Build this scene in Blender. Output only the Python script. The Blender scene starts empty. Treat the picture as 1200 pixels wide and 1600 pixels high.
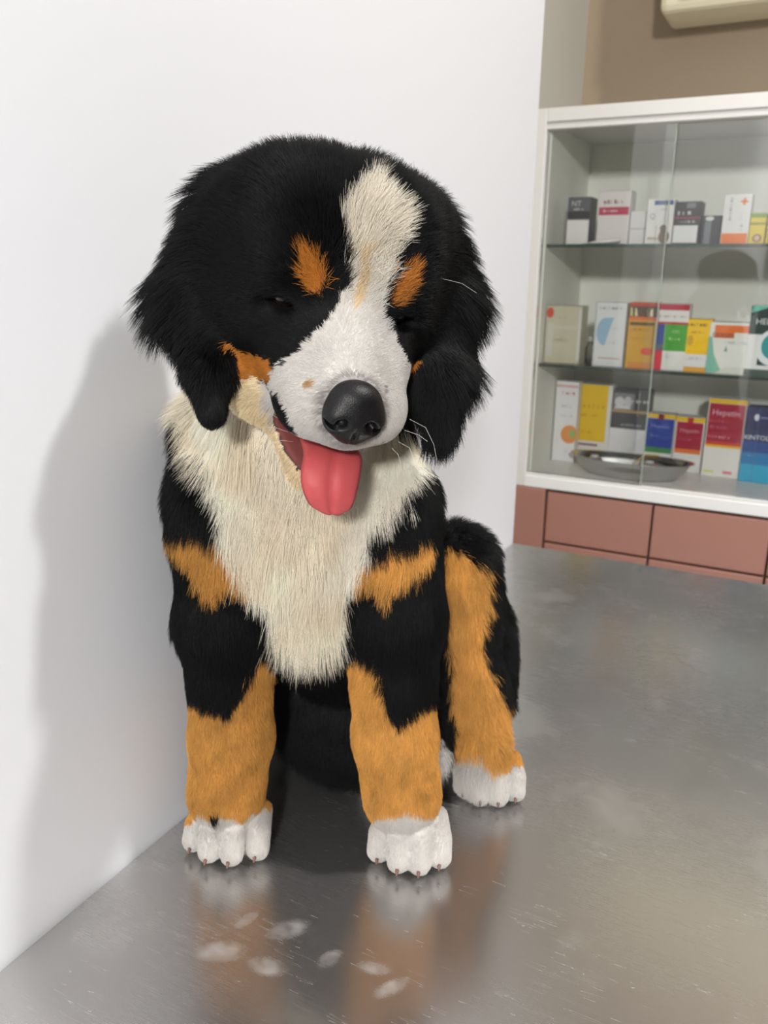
import bpy, bmesh, math, random
import numpy as np
from mathutils import Matrix, Vector
from mathutils.kdtree import KDTree
random.seed(4); rng = np.random.default_rng(7)
S = bpy.context.scene
COL = S.collection

# ------------------------------------------------------------------ camera
FPX = 1294.0
def _unit(v): return v / np.linalg.norm(v)
_ey = _unit(np.array([1300 - 600, 433 - 800, FPX])); _ex = -_unit(np.array([-2014 - 600, 388 - 800, FPX]))
_ex = _unit(_ex - _ey * (_ex @ _ey)); _ez = np.cross(_ex, _ey)
RC = np.stack([_ex, _ey, _ez])                       # camera (x right, y down, z forward) -> world
CAM = np.array([0, 0, .45])
def P(px, py, d):                                    # point at photo position px,py and depth d
    return CAM + RC @ np.array([(px - 600) / FPX * d, (py - 800) / FPX * d, d])
def on(ax, val, px, py):                             # point of the plane axis=val seen at px,py
    r = RC @ np.array([px - 600, py - 800, FPX]); return CAM + r * (val - CAM[ax]) / r[ax]

cd = bpy.data.cameras.new('camera'); cam = bpy.data.objects.new('camera', cd); COL.objects.link(cam)
m = Matrix.Identity(4)
for i in range(3):
    m[i][0] = RC[i, 0]; m[i][1] = -RC[i, 1]; m[i][2] = -RC[i, 2]; m[i][3] = CAM[i]
cam.matrix_world = m
cd.sensor_fit = 'VERTICAL'; cd.sensor_height = 36; cd.sensor_width = 27; cd.lens = FPX / 1600 * 36
cd.clip_start = .02; cd.clip_end = 50
cd.dof.use_dof = True; cd.dof.focus_distance = .50; cd.dof.aperture_fstop = 12.0
S.camera = cam

# ------------------------------------------------------------------ light and exposure
S.view_settings.view_transform = 'Standard'; S.view_settings.look = 'None'
S.view_settings.gamma = 1; S.view_settings.use_curve_mapping = False
S.view_settings.exposure = 0.06
W = bpy.data.worlds.new('room_light'); S.world = W; W.use_nodes = True
bg = W.node_tree.nodes['Background']; bg.inputs[0].default_value = (.95, .96, 1.0, 1); bg.inputs[1].default_value = .06
LAMP_AT = Vector((.82, .74, 2.20)); LAMP_POWER = 41
LAMP2_AT = Vector((.88, -2.3, 1.35)); LAMP2_POWER = 280

# ------------------------------------------------------------------ helpers
def tag(o, label=None, cat=None, group=None, kind=None):
    if label: o['label'] = label
    if cat: o['category'] = cat
    if group: o['group'] = group
    if kind: o['kind'] = kind
    return o
def empty(name, loc=(0, 0, 0), label=None, cat=None, group=None, rz=0):
    o = bpy.data.objects.new(name, None); COL.objects.link(o); o.location = loc; o.rotation_euler = (0, 0, rz)
    o.empty_display_size = .02
    return tag(o, label, cat, group)
def obj(name, bm, mat, parent=None, smooth=False):
    me = bpy.data.meshes.new(name); bm.to_mesh(me); bm.free()
    if smooth:
        for p in me.polygons: p.use_smooth = True
    if mat: me.materials.append(mat)
    o = bpy.data.objects.new(name, me); COL.objects.link(o)
    if parent: o.parent = parent
    return o
def bx(bm, x0, x1, y0, y1, z0, z1, bev=0):
    v = [bm.verts.new((x, y, z)) for x in (x0, x1) for y in (y0, y1) for z in (z0, z1)]
    f = [bm.faces.new([v[i] for i in q]) for q in ((0, 1, 3, 2), (4, 6, 7, 5), (0, 4, 5, 1), (2, 3, 7, 6), (0, 2, 6, 4), (1, 5, 7, 3))]
    if bev:
        es = list({e for q in f for e in q.edges})
        bmesh.ops.bevel(bm, geom=es, offset=bev, segments=2, profile=.5, affect='EDGES', clamp_overlap=True)
def box(name, x0, x1, y0, y1, z0, z1, mat, parent=None, bev=0):
    bm = bmesh.new(); bx(bm, x0, x1, y0, y1, z0, z1, bev); return obj(name, bm, mat, parent)
def pmat(name, col, rough=.5, metal=0, spec=.5, **kw):
    M = bpy.data.materials.new(name); M.use_nodes = True
    b = M.node_tree.nodes['Principled BSDF']
    b.inputs['Base Color'].default_value = (*col, 1); b.inputs['Roughness'].default_value = rough
    b.inputs['Metallic'].default_value = metal; b.inputs['Specular IOR Level'].default_value = spec
    for k, v in kw.items(): b.inputs[k.replace('_', ' ')].default_value = v
    return M
def nt(M): return M.node_tree.nodes, M.node_tree.links, M.node_tree.nodes['Principled BSDF']
_pm = {}
def plain(col, rough=.45):
    k = tuple(round(c, 3) for c in col) + (rough,)
    if k not in _pm: _pm[k] = pmat('print_%d' % len(_pm), col, rough)
    return _pm[k]
def srgb(r, g, b):
    f = lambda c: ((c / 255 + .055) / 1.055) ** 2.4 if c > 10 else c / 255 / 12.92
    return (f(r), f(g), f(b))

# ------------------------------------------------------------------ materials of the room
def wall_mat(name, col, bump=.08, specks=False):
    M = pmat(name, col, .55, spec=.3); n, l, b = nt(M)
    tc = n.new('ShaderNodeTexCoord'); nz = n.new('ShaderNodeTexNoise'); nz.inputs['Scale'].default_value = 18; nz.inputs['Detail'].default_value = 6
    l.new(tc.outputs['Object'], nz.inputs['Vector'])
    bp = n.new('ShaderNodeBump'); bp.inputs['Strength'].default_value = bump; bp.inputs['Distance'].default_value = .004
    l.new(nz.outputs['Fac'], bp.inputs['Height']); l.new(bp.outputs['Normal'], b.inputs['Normal'])
    if specks:
        vo = n.new('ShaderNodeTexVoronoi'); vo.inputs['Scale'].default_value = 30
        l.new(tc.outputs['Object'], vo.inputs['Vector'])
        lt = n.new('ShaderNodeMath'); lt.operation = 'LESS_THAN'; lt.inputs[1].default_value = .027
        l.new(vo.outputs['Distance'], lt.inputs[0])
        sep = n.new('ShaderNodeSeparateColor'); l.new(vo.outputs['Color'], sep.inputs[0])
        g = n.new('ShaderNodeMath'); g.operation = 'GREATER_THAN'; g.inputs[1].default_value = .82; l.new(sep.outputs[0], g.inputs[0])
        mu = n.new('ShaderNodeMath'); mu.operation = 'MULTIPLY'; l.new(lt.outputs[0], mu.inputs[0]); l.new(g.outputs[0], mu.inputs[1])
        mx = n.new('ShaderNodeMix'); mx.data_type = 'RGBA'; l.new(mu.outputs[0], mx.inputs['Factor'])
        mx.inputs['A'].default_value = (*col, 1); mx.inputs['B'].default_value = (.16, .13, .1, 1)
        l.new(mx.outputs['Result'], b.inputs['Base Color'])
    return M
M_white_wall = wall_mat('white_wall_paint', (.80, .81, .84), .05, True)
M_grey_wall = wall_mat('grey_plaster', (.47, .455, .40))
M_taupe = wall_mat('taupe_paint', srgb(152, 136, 115))
M_ceiling = wall_mat('ceiling_paint', (.8, .8, .78))
M_floor = wall_mat('floor_vinyl', (.32, .31, .30))
M_cream = pmat('cream_plastic', srgb(205, 196, 170), .4)
M_frame = pmat('white_frame', (.70, .69, .655), .4)
M_inner = pmat('cabinet_lining', (.90, .91, .83), .5)
M_board = pmat('white_board', (.82, .82, .80), .35)
M_pink = pmat('pink_laminate', srgb(164, 118, 104), .35)
M_dark = pmat('dark_gap', (.03, .025, .02), .8)
M_gedge = pmat('green_glass_edge', (.05, .075, .06), .2)

def glass_mat(name, tint, refl=1.0):
    M = bpy.data.materials.new(name); M.use_nodes = True; n = M.node_tree.nodes; l = M.node_tree.links; n.clear()
    o = n.new('ShaderNodeOutputMaterial'); mx = n.new('ShaderNodeMixShader'); t = n.new('ShaderNodeBsdfTransparent'); g = n.new('ShaderNodeBsdfGlossy')
    fr = n.new('ShaderNodeFresnel'); fr.inputs[0].default_value = 1.45
    t.inputs[0].default_value = (*tint, 1); g.inputs['Roughness'].default_value = .01; g.inputs[0].default_value = (refl, refl, refl, 1)
    l.new(fr.outputs[0], mx.inputs[0]); l.new(t.outputs[0], mx.inputs[1]); l.new(g.outputs[0], mx.inputs[2]); l.new(mx.outputs[0], o.inputs[0])
    return M
M_glass = glass_mat('pane_glass', (.985, .99, .985)); M_shelf = glass_mat('shelf_glass', (.975, .985, .975))

def steel_mat():
    M = pmat('brushed_steel', (.60, .59, .575), .2, 1); n, l, b = nt(M)
    tc = n.new('ShaderNodeTexCoord')
    def noise(scale, stretch, detail=4, rot=0):
        mp = n.new('ShaderNodeMapping'); mp.inputs['Scale'].default_value = stretch; mp.inputs['Rotation'].default_value = (0, 0, rot)
        l.new(tc.outputs['Object'], mp.inputs[0]); z = n.new('ShaderNodeTexNoise'); z.inputs['Scale'].default_value = scale; z.inputs['Detail'].default_value = detail
        l.new(mp.outputs[0], z.inputs['Vector']); return z.outputs['Fac']
    def ramp(src, a, b_, lo, hi):
        r = n.new('ShaderNodeMapRange'); r.inputs[1].default_value = a; r.inputs[2].default_value = b_; r.inputs[3].default_value = lo; r.inputs[4].default_value = hi
        l.new(src, r.inputs[0]); return r.outputs[0]
    def math2(op, a, c):
        q = n.new('ShaderNodeMath'); q.operation = op
        for i, s in enumerate((a, c)):
            if isinstance(s, (int, float)): q.inputs[i].default_value = s
            else: l.new(s, q.inputs[i])
        return q.outputs[0]
    rough = math2('ADD', ramp(noise(6, (1, 1, 1)), .3, .7, .20, .28), ramp(noise(30, (1, 40, 1), 3), .4, .75, 0, .05))
    # smudges left by paws and wiping
    smudge = None
    for (px, py, sx, sy, a) in ((345, 1487, .018, .009, .5), (450, 1452, .016, .009, .8), (418, 1510, .014, .008, .2), (515, 1498, .010, .006, 1.2),
                                (585, 1512, .012, .006, .3), (612, 1543, .014, .006, 1.0), (385, 1437, .010, .005, 1.3)):
        c = on(2, 0, px, py)
        mp = n.new('ShaderNodeMapping'); mp.vector_type = 'TEXTURE'; mp.inputs['Location'].default_value = (c[0] + .12, c[1] - .7, 0)
        mp.inputs['Rotation'].default_value = (0, 0, a); mp.inputs['Scale'].default_value = (sx, sy, 1)
        l.new(tc.outputs['Object'], mp.inputs[0])
        ln = n.new('ShaderNodeVectorMath'); ln.operation = 'LENGTH'; l.new(mp.outputs[0], ln.inputs[0])
        v = ramp(ln.outputs['Value'], .55, 1.15, 1, 0)
        smudge = v if smudge is None else math2('MAXIMUM', smudge, v)
    smudge = math2('MULTIPLY', smudge, ramp(noise(90, (1, 1, 1), 5), .30, .70, .06, .42))
    haze = ramp(noise(9, (1, 1, 1), 8), .56, .78, 0, .22)
    sm = math2('MAXIMUM', smudge, haze)
    # scratches: thin iso-lines of stretched noise
    sc = None
    for rot, sc_ in ((.5, 5), (-.9, 6), (1.35, 5)):
        q = noise(sc_, (3, 60, 1), 2, rot); msk = noise(14, (1, 1, 1), 2, rot)
        d_ = math2('ABSOLUTE', math2('SUBTRACT', q, .62), 0)
        s_ = math2('MULTIPLY', math2('LESS_THAN', d_, .003), math2('GREATER_THAN', msk, .6))
        sc = s_ if sc is None else math2('MAXIMUM', sc, s_)
    sm2 = math2('MAXIMUM', sm, math2('MULTIPLY', sc, .55))
    mx = n.new('ShaderNodeMix'); mx.data_type = 'RGBA'; l.new(sm2, mx.inputs['Factor'])
    mx.inputs['A'].default_value = (.53, .52, .515, 1); mx.inputs['B'].default_value = (.72, .71, .69, 1); l.new(mx.outputs['Result'], b.inputs['Base Color'])
    l.new(math2('ADD', rough, math2('MULTIPLY', sm2, .35)), b.inputs['Roughness'])
    inv = math2('SUBTRACT', 1.0, math2('MULTIPLY', sm2, .55)); inv = math2('MULTIPLY', inv, .9); l.new(inv, b.inputs['Metallic'])
    b.inputs['Anisotropic'].default_value = .3
    return M
M_steel = steel_mat()
M_dish = pmat('polished_steel', (.62, .62, .60), .14, 1)

# ------------------------------------------------------------------ the setting
WX = -.4285; WY = 1.322; NX = -.549; BY = 2.0; FZ = -.87; CZ = 2.3
def struct(o): return tag(o, kind='structure')
struct(box('wall_left', NX - .02, WX, -3.2, WY, FZ, CZ, M_white_wall))
struct(box('wall_niche', NX - .12, NX, WY, BY, FZ, CZ, M_grey_wall))
struct(box('wall_back', NX - .12, 2.6, BY, BY + .1, FZ, CZ, M_taupe))
struct(box('floor', NX - .12, 2.6, -3.2, BY + .1, FZ - .05, FZ, M_floor))
struct(box('ceiling', NX - .12, 2.6, -3.2, BY + .1, CZ, CZ + .05, M_ceiling))

# lamp on the ceiling, right of and above the table
def ceiling_lamp(at, power, size, label):
    lamp = empty('ceiling_lamp', (at.x, at.y, at.z + .056), label, 'lamp')
    bm = bmesh.new(); bmesh.ops.create_cone(bm, cap_ends=True, segments=40, radius1=size * .7, radius2=size * .8, depth=.05); bmesh.ops.translate(bm, verts=bm.verts, vec=(0, 0, -.025))
    obj('housing', bm, M_board, lamp)
    ld = bpy.data.lights.new('bulb', 'AREA'); ld.shape = 'DISK'; ld.size = size; ld.energy = power; ld.color = (1, .98, .96)
    lo = bpy.data.objects.new('bulb', ld); COL.objects.link(lo); lo.parent = lamp; lo.location = (0, 0, -.056)
ceiling_lamp(LAMP_AT, LAMP_POWER, .15, 'small round white ceiling lamp lit above the right of the steel table')
fill_lamp = empty('added_fill_lamp', tuple(LAMP2_AT), 'added fill lamp on a rod, out of view at the near end of the room', 'lamp')  # invented lamp behind the camera, added to light case and puppy from the front
bm = bmesh.new(); bmesh.ops.create_cone(bm, cap_ends=True, segments=40, radius1=.20, radius2=.05, depth=.06); bmesh.ops.translate(bm, verts=bm.verts, vec=(0, 0, .20)); obj('shade', bm, M_board, fill_lamp)
bm = bmesh.new(); bmesh.ops.create_cone(bm, cap_ends=True, segments=16, radius1=.008, radius2=.008, depth=CZ - LAMP2_AT.z - .23); bmesh.ops.translate(bm, verts=bm.verts, vec=(0, 0, .23 + (CZ - LAMP2_AT.z - .23) / 2)); obj('rod', bm, M_board, fill_lamp)
ld = bpy.data.lights.new('bulb', 'POINT'); ld.shadow_soft_size = .14; ld.energy = LAMP2_POWER; ld.color = (1, .98, .96)
lo = bpy.data.objects.new('bulb', ld); COL.objects.link(lo); lo.parent = fill_lamp

# examination table
table = empty('examination_table', (-.12, .7, 0), 'brushed stainless steel examination table top with scratches and smudges against the white wall', 'table')
TX0, TX1, TY0, TY1 = WX + .0015, .33, .05, 1.318
def tl(name, x0, x1, y0, y1, z0, z1, mat, bev=0):
    return box(name, x0 + .12, x1 + .12, y0 - .7, y1 - .7, z0, z1, mat, table, bev)
tt = tl('table_top', TX0, TX1, TY0, TY1, -.035, 0, M_steel, .003)
for x in (TX0 + .06, TX1 - .06):
    for y in (TY0 + .06, TY1 - .06):
        tl('leg', x - .02, x + .02, y - .02, y + .02, FZ, -.035, M_dish)
tl('shelf', TX0 + .05, TX1 - .05, TY0 + .05, TY1 - .05, -.66, -.64, M_dish)

# counter with pink drawers under the glass case
YF = 1.65                                              # front plane of case and counter
zc = on(1, YF, 1000, 783)[2]                           # underside of the case
XL = on(1, YF, 805, 758)[0]; XR = .42
def cx(px, py, Y=YF): return on(1, Y, px, py)[0]
def cz(px, py, Y=YF): return on(1, Y, px, py)[2]
counter = empty('drawer_counter', (0, 1.8, FZ), 'pink laminate drawer counter under the white glass case', 'counter')
def part(par, name, x0, x1, y0, y1, z0, z1, mat, bev=0):
    L = par.location; return box(name, x0 - L.x, x1 - L.x, y0 - L.y, y1 - L.y, z0 - L.z, z1 - L.z, mat, par, bev)
part(counter, 'carcass', XL, XR, YF + .02, BY - .003, FZ, zc - .001, pmat('counter_groove', srgb(96, 58, 48), .6))
xs = cx(850, 820); zd = cz(850, 847); xd = cx(1016, 830)
part(counter, 'side_filler', XL, xs - .002, YF - .004, YF + .019, FZ, zc - .001, M_pink, .002)
dw = xd - xs; row = [zc - .004, zd, zd - .19, zd - .42, FZ + .08]
for i in range(3):
    x = xs
    while x < XR - .05:
        x1 = min(x + dw, XR); part(counter, 'drawer_front', x + .002, x1 - .002, YF + .003, YF + .019, row[i + 1] + .0025, row[i] - .0025, M_pink, .002); x = x1

# glass case
case = empty('glass_case', (0, 1.8, zc), 'white framed glass display case full of medicine boxes standing on the pink counter', 'cabinet')
zt = cz(1000, 158); CB = BY - .012
st = .020
part(case, 'side_panel', XL, XL + st, YF, CB, zc, zt, M_frame, .0015)
part(case, 'side_panel', XR - st, XR, YF, CB, zc, zt, M_frame, .0015)
part(case, 'top_panel', XL + st, XR - st, YF, CB, zt - .024, zt, M_frame, .0015)
part(case, 'bottom_board', XL + st, XR - st, YF, CB, zc, zc + .024, M_board, .0015)
part(case, 'back_panel', XL + st, XR - st, CB - .012, CB, zc + .024, zt - .024, M_inner)
part(case, 'back_batten', XL + st + .05, XR - st, CB - .016, CB - .012, cz(1000, 216, CB) - .003, cz(1000, 216, CB) + .001, pmat('batten', (.45, .45, .41), .5))
part(case, 'lining', XL + st, XL + st + .003, YF + .03, CB - .012, zc + .024, zt - .024, M_inner)
part(case, 'door_track', XL + st, XR - st, YF + .004, YF + .03, zt - .036, zt - .0245, M_frame, .001)
part(case, 'door_track', XL + st, XR - st, YF + .010, YF + .03, zc + .0245, zc + .028, M_frame, .001)
xe = cx(1042, 330)
part(case, 'sliding_pane', XL + st + .001, xe, YF + .011, YF + .015, zc + .0285, zt - .0365, M_glass)
part(case, 'sliding_pane', xe - .02, XR - st - .001, YF + .020, YF + .024, zc + .0285, zt - .0365, M_glass)
part(case, 'pane_edge', xe - .0005, xe + .0015, YF + .011, YF + .015, zc + .0285, zt - .0365, pmat('pane_edge_green', (.34, .38, .33), .3))
YS = YF + .036
SH = []
for (pa, pb) in (((900, 380), (1150, 384)), ((900, 572), (1150, 588))):
    z = (cz(*pa, YS) + cz(*pb, YS)) / 2; SH.append(z + .001)
    o = part(case, 'glass_shelf', XL + st + .004, XR - st - .004, YS + .002, CB - .02, z - .005, z + .001, M_shelf)
    e = box('shelf_edge', XL + st + .004 , XR - st - .004, YS - 1.8, YS + .0018 - 1.8, z - .005 - zc, z + .001 - zc, M_gedge, case)
SH.append(zc + .024)
TOP, MID, BOT = SH

# things on the wall above
ac = empty('wall_unit', (0, BY, cz(1100, 12, BY - .14)), 'cream rounded unit on the taupe wall, cut by the top edge', 'appliance')
x0 = cx(1030, 14, BY - .14)
part(ac, 'housing', x0, x0 + .8, BY - .14, BY - .001, ac.location.z, ac.location.z + .28, M_cream, .012)
part(ac, 'air_flap', x0 + .04, x0 + .76, BY - .146, BY - .1405, ac.location.z + .02, ac.location.z + .05, M_cream, .002)
part(ac, 'front_cover', x0 + .004, x0 + .796, BY - .148, BY - .1405, ac.location.z + .06, ac.location.z + .26, M_cream, .003)

# ------------------------------------------------------------------ medicine boxes
def text(par, s, x, y, z, size, col, rot=0, wide=None, name='lettering'):
    c = bpy.data.curves.new(name, 'FONT'); c.body = s; c.size = size; c.align_x = 'CENTER'; c.align_y = 'CENTER'; c.extrude = .00005; c.resolution_u = 2
    c.materials.append(plain(col)); o = bpy.data.objects.new(name, c); COL.objects.link(o); o.parent = par
    o.location = (x, y, z); o.rotation_euler = (math.pi / 2, rot, 0)
    dg = bpy.context.evaluated_depsgraph_get(); dg.update()
    me = bpy.data.meshes.new_from_object(o.evaluated_get(dg)); q = bpy.data.objects.new(name, me); COL.objects.link(q)
    q.parent = par; q.location = o.location; q.rotation_euler = o.rotation_euler
    bpy.data.objects.remove(o); bpy.data.curves.remove(c)
    if wide: q.scale = (wide, 1, 1)
    return q
def blur_print(par, n, x, y, z, size, col, rot=0):
    """a row of small printed strokes, for print too small to read"""
    bm = bmesh.new(); R_ = random.Random(n * 31 + int(abs(x) * 1e5)); u = -n * .28 * size
    for i in range(n):
        h = size * R_.choice((.36, .36, .42, .55)); w = size * R_.choice((.10, .16, .34)); bx(bm, u, u + w, -.0001, .0001, -size * .2, -size * .2 + h)
        if w > size * .2: bx(bm, u + w * .1, u + size * .45, -.0001, .0001, -size * .2, -size * .2 + size * .08)
        u += size * .56
    o = obj('lettering', bm, plain(col), par); o.location = (x, y, z); o.rotation_euler = (0, rot, 0); return o
def poly(par, pts, y, col, name='printed_shape', t=.0003):
    bm = bmesh.new(); vs = [bm.verts.new((x, y, z)) for x, z in pts]; f = bm.faces.new(vs)
    r = bmesh.ops.extrude_face_region(bm, geom=[f]); bmesh.ops.translate(bm, verts=[g for g in r['geom'] if isinstance(g, bmesh.types.BMVert)], vec=(0, -t, 0))
    bmesh.ops.recalc_face_normals(bm, faces=bm.faces)
    return obj(name, bm, plain(col), par)
def ell(cx_, cz_, rx, rz, n=20, a0=0, a1=2 * math.pi):
    return [(cx_ + rx * math.cos(a0 + (a1 - a0) * i / n), cz_ + rz * math.sin(a0 + (a1 - a0) * i / n)) for i in range(n)]
def carton(label, px0, px1, pytop, z, Y, depth, col, bands=(), texts=(), shapes=(), group='medicine boxes in the glass case', pyb=None, lid=None):
    """a folded carton; bands (u0,u1,v0,v1,colour), texts (string,u,v,size,colour[,rot]) in fractions of the front face"""
    pyb = pyb or {id(TOP): 380, id(MID): 575, id(BOT): 712}.get(id(z), 400)
    pm = (px0 + px1) / 2
    x0 = cx(px0, (pytop + pyb) / 2, Y); x1 = cx(px1, (pytop + pyb) / 2, Y); zt_ = cz(pm, pytop, Y)
    if depth < 0: depth = -depth
    w = x1 - x0; h = zt_ - z - .0006
    t = empty('medicine_box', ((x0 + x1) / 2, Y + depth / 2, z + .0004), label, 'box', group)
    box('carton', -w / 2, w / 2, -depth / 2, depth / 2, 0, h, plain(col), t, .0008)
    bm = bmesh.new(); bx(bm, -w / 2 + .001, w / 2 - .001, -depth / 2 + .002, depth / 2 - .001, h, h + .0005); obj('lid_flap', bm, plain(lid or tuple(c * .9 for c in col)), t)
    fy = -depth / 2
    for i, (u0, u1, v0, v1, c) in enumerate(bands):
        e = .0002 + .00012 * i
        box('printed_panel', -w / 2 + u0 * w, -w / 2 + u1 * w, fy - e, fy + .0001, v0 * h, v1 * h, plain(c), t)
    fy2 = fy - .0005 - .00012 * len(bands)
    for i, (pts, c) in enumerate(shapes):
        poly(t, [(-w / 2 + u * w, v * h) for u, v in pts], fy2 - .0002 * i, c)
    fy2 -= .0002 * len(shapes) + .0003
    for q in texts:
        (blur_print if isinstance(q[0], int) else text)(t, q[0], -w / 2 + q[1] * w, fy2, q[2] * h, q[3] * w, q[4], q[5] if len(q) > 5 else 0)
    return t
WH = (.78, .77, .74); K = (.03, .03, .035); CR = srgb(165, 25, 55); YE = srgb(235, 190, 20); OR = srgb(228, 120, 40); NB = srgb(20, 30, 90)
LG = (.62, .62, .62)
# top shelf
carton('dark grey box with a white lower panel, at the left end of the top shelf', 886, 921, 308, TOP, 1.71, .055, srgb(98, 98, 104),
       [(0, 1, .55, .70, srgb(60, 60, 64)), (.02, .98, 0, .52, WH)], [('NT', .38, .86, .32, LG), (5, .5, .74, .16, LG)])
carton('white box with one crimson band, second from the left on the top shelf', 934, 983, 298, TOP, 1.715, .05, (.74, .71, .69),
       [(.02, .98, .55, .70, srgb(190, 70, 95))], [(6, .5, .79, .2, srgb(170, 120, 130)), (6, .4, .625, .14, (.8, .7, .7))], lid=srgb(120, 110, 106))  # dark lid colour stands in for the shade along the top edge
carton('small plain white box between the crimson banded box and the dog picture box', 984, 1010, 330, TOP, 1.725, .04, (.72, .71, .70), [(0, 1, .46, .49, (.4, .4, .4))])
carton('white box with a blue header and a brown animal picture', 1010, 1052, 311, TOP, 1.70, .04, WH,
       [(.25, .95, .87, .97, srgb(70, 95, 150))], [('Q', .22, .62, .28, (.35, .37, .4)), ('vet', .62, .78, .2, (.4, .45, .5))],
       [(ell(.70, .16, .20, .15), srgb(110, 85, 60)), (ell(.66, .34, .13, .09), srgb(90, 66, 46)), ([(.1, .10), (.5, .10), (.5, .14), (.1, .16)], srgb(196, 180, 160))])
carton('black box with a thin red line and a white lower panel on the top shelf', 1052, 1094, 315, TOP, 1.695, .045, srgb(52, 54, 54),
       [(0, 1, .60, .64, srgb(150, 60, 70)), (.03, .93, .02, .44, (.72, .73, .72))], [(3, .42, .73, .32, LG), (8, .55, .52, .15, LG)],
       [([(.45, .85), (.78, .85), (.78, .97), (.45, .97)], srgb(120, 122, 124))])
carton('small dark grey box with a pale stripe beside the tall orange cross box', 1093, 1127, 337, TOP, 1.72, .04, srgb(66, 68, 72),
       [(.22, .52, .0, .80, srgb(128, 134, 140))], (), [(ell(.42, .9, .2, .08), (.75, .75, .72))])
t7 = carton('tall white box with an orange cross and orange foot on the top shelf', 1129, 1172, 303, TOP, 1.695, .035, (.74, .74, .72),
            [(.03, .97, 0, .21, OR), (.60, .86, .83, .87, OR), (.69, .77, .78, .92, OR)], [(8, .26, .72, .2, (.4, .4, .42), -math.pi / 2), (2, .72, .34, .2, (.45, .45, .46), -math.pi / 2), (4, .66, .56, .12, (.5, .5, .5), -math.pi / 2)])
for i, (a, b_) in enumerate(((1171, 1196), (1199, 1226))):
    carton(('yellow box with a green top edge, right next to the orange cross box', 'yellow box with a green top edge, last on the top shelf at the picture edge')[i], a, b_, 333, TOP, 1.70, .04, srgb(214, 190, 30),
           [(0, 1, .86, 1, srgb(120, 150, 50)), (0, 1, .62, .70, srgb(150, 140, 40))], (), [(ell(.55, .18, .3, .14), srgb(150, 105, 60)), (ell(.55, .18, .16, .09), srgb(205, 170, 130))], group='yellow boxes on the top shelf')
# crumpled white packet lying in front
bm = bmesh.new(); bmesh.ops.create_uvsphere(bm, u_segments=24, v_segments=12, radius=1)
xa = cx(908, 372, 1.692); xb = cx(968, 372, 1.692)
for v in bm.verts:
    r = 1 + .12 * math.sin(v.co.x * 9 + v.co.y * 5); u = v.co.x
    v.co = Vector((u * (xb - xa) / 2 * r, v.co.y * .011 * r, (v.co.z * .55 + .55) * .0065 * (1 + u) * r))
    v.co.z = max(v.co.z, 0)
o = obj('paper_packet', bm, plain((.85, .85, .82)), None, True); o.location = ((xa + xb) / 2, 1.699, TOP + .0004)
tag(o, 'crumpled white packet lying in front of the boxes on the top shelf', 'packet')
# middle shelf
carton('cream translucent box with a red corner dot, at the left end of the middle shelf', 852, 907, 478, MID, 1.71, .05, srgb(196, 192, 168),
       [(.05, .90, .60, .66, srgb(205, 200, 180)), (.92, 1, .05, .95, srgb(212, 212, 204)), (.06, .22, .12, .7, srgb(200, 200, 190))], [(4, .5, .8, .12, srgb(205, 170, 150)), (5, .5, .42, .12, srgb(180, 176, 150))],
       [(ell(.11, .88, .10, .09), srgb(205, 75, 55))], pyb=567)
vial = empty('glass_vial', (cx(921, 555, 1.73), 1.73, MID + .0003), 'small clear vial with a grey cap between the cream box and the blue swoosh box', 'vial')
def lathe(name, prof, mat, par, n=24):
    bm = bmesh.new(); rings = []
    for r, z in prof: rings.append([bm.verts.new((r * math.cos(2 * math.pi * i / n), r * math.sin(2 * math.pi * i / n), z)) for i in range(n)])
    for a, b_ in zip(rings, rings[1:]):
        for i in range(n): bm.faces.new((a[i], a[(i + 1) % n], b_[(i + 1) % n], b_[i]))
    bm.faces.new(rings[0][::-1]); bm.faces.new(rings[-1]); return obj(name, bm, mat, par, True)
lathe('bottle', [(.008, 0), (.009, .002), (.009, .034), (.005, .040), (.005, .045)], M_shelf, vial)
lathe('cap', [(.006, .0452), (.006, .054), (.005, .055)], plain((.45, .45, .45)), vial)
lathe('liquid', [(.0075, .001), (.0078, .012), (.007, .0125)], plain(srgb(80, 76, 66)), vial)
carton('white box with a pale blue swoosh on the middle shelf', 928, 976, 473, MID, 1.705, .035, (.70, .72, .72),
       [(0, .03, 0, 1, (.35, .36, .36)), (.2, .9, .12, .14, srgb(190, 160, 150))], [(8, .52, .92, .17, (.3, .3, .32)), (5, .66, .6, .15, (.45, .48, .5)), (5, .6, .38, .15, (.45, .48, .52))],
       [(ell(.38, .55, .30, .22, 16, math.pi * .5, math.pi * 1.5) + [(.38, .34), (.52, .62), (.62, .77)], srgb(150, 185, 208))], pyb=571)
carton('amber box with a red and brown picture top on the middle shelf', 980, 1026, 473, MID, 1.70, .04, srgb(205, 155, 25),
       [(0, 1, .95, 1, srgb(190, 50, 35)), (0, 1, .79, .95, srgb(84, 60, 30)), (0, 1, .74, .79, srgb(214, 100, 25)), (.06, .9, .66, .71, srgb(90, 66, 10)), (.1, .95, 0, .1, srgb(205, 130, 45))],
       [(8, .48, .60, .15, srgb(140, 95, 10)), (7, .48, .46, .15, srgb(165, 110, 15))],
       [([(.04, .80), (.14, .80), (.10, .93), (.04, .93)], srgb(200, 190, 120)), ([(.2, .8), (.3, .8), (.26, .9), (.2, .93)], srgb(215, 205, 150)), ([(.7, .8), (.82, .8), (.80, .92), (.72, .9)], srgb(225, 215, 190)),
        (ell(.72, .27, .2, .055), srgb(225, 70, 35))], pyb=575)
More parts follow.
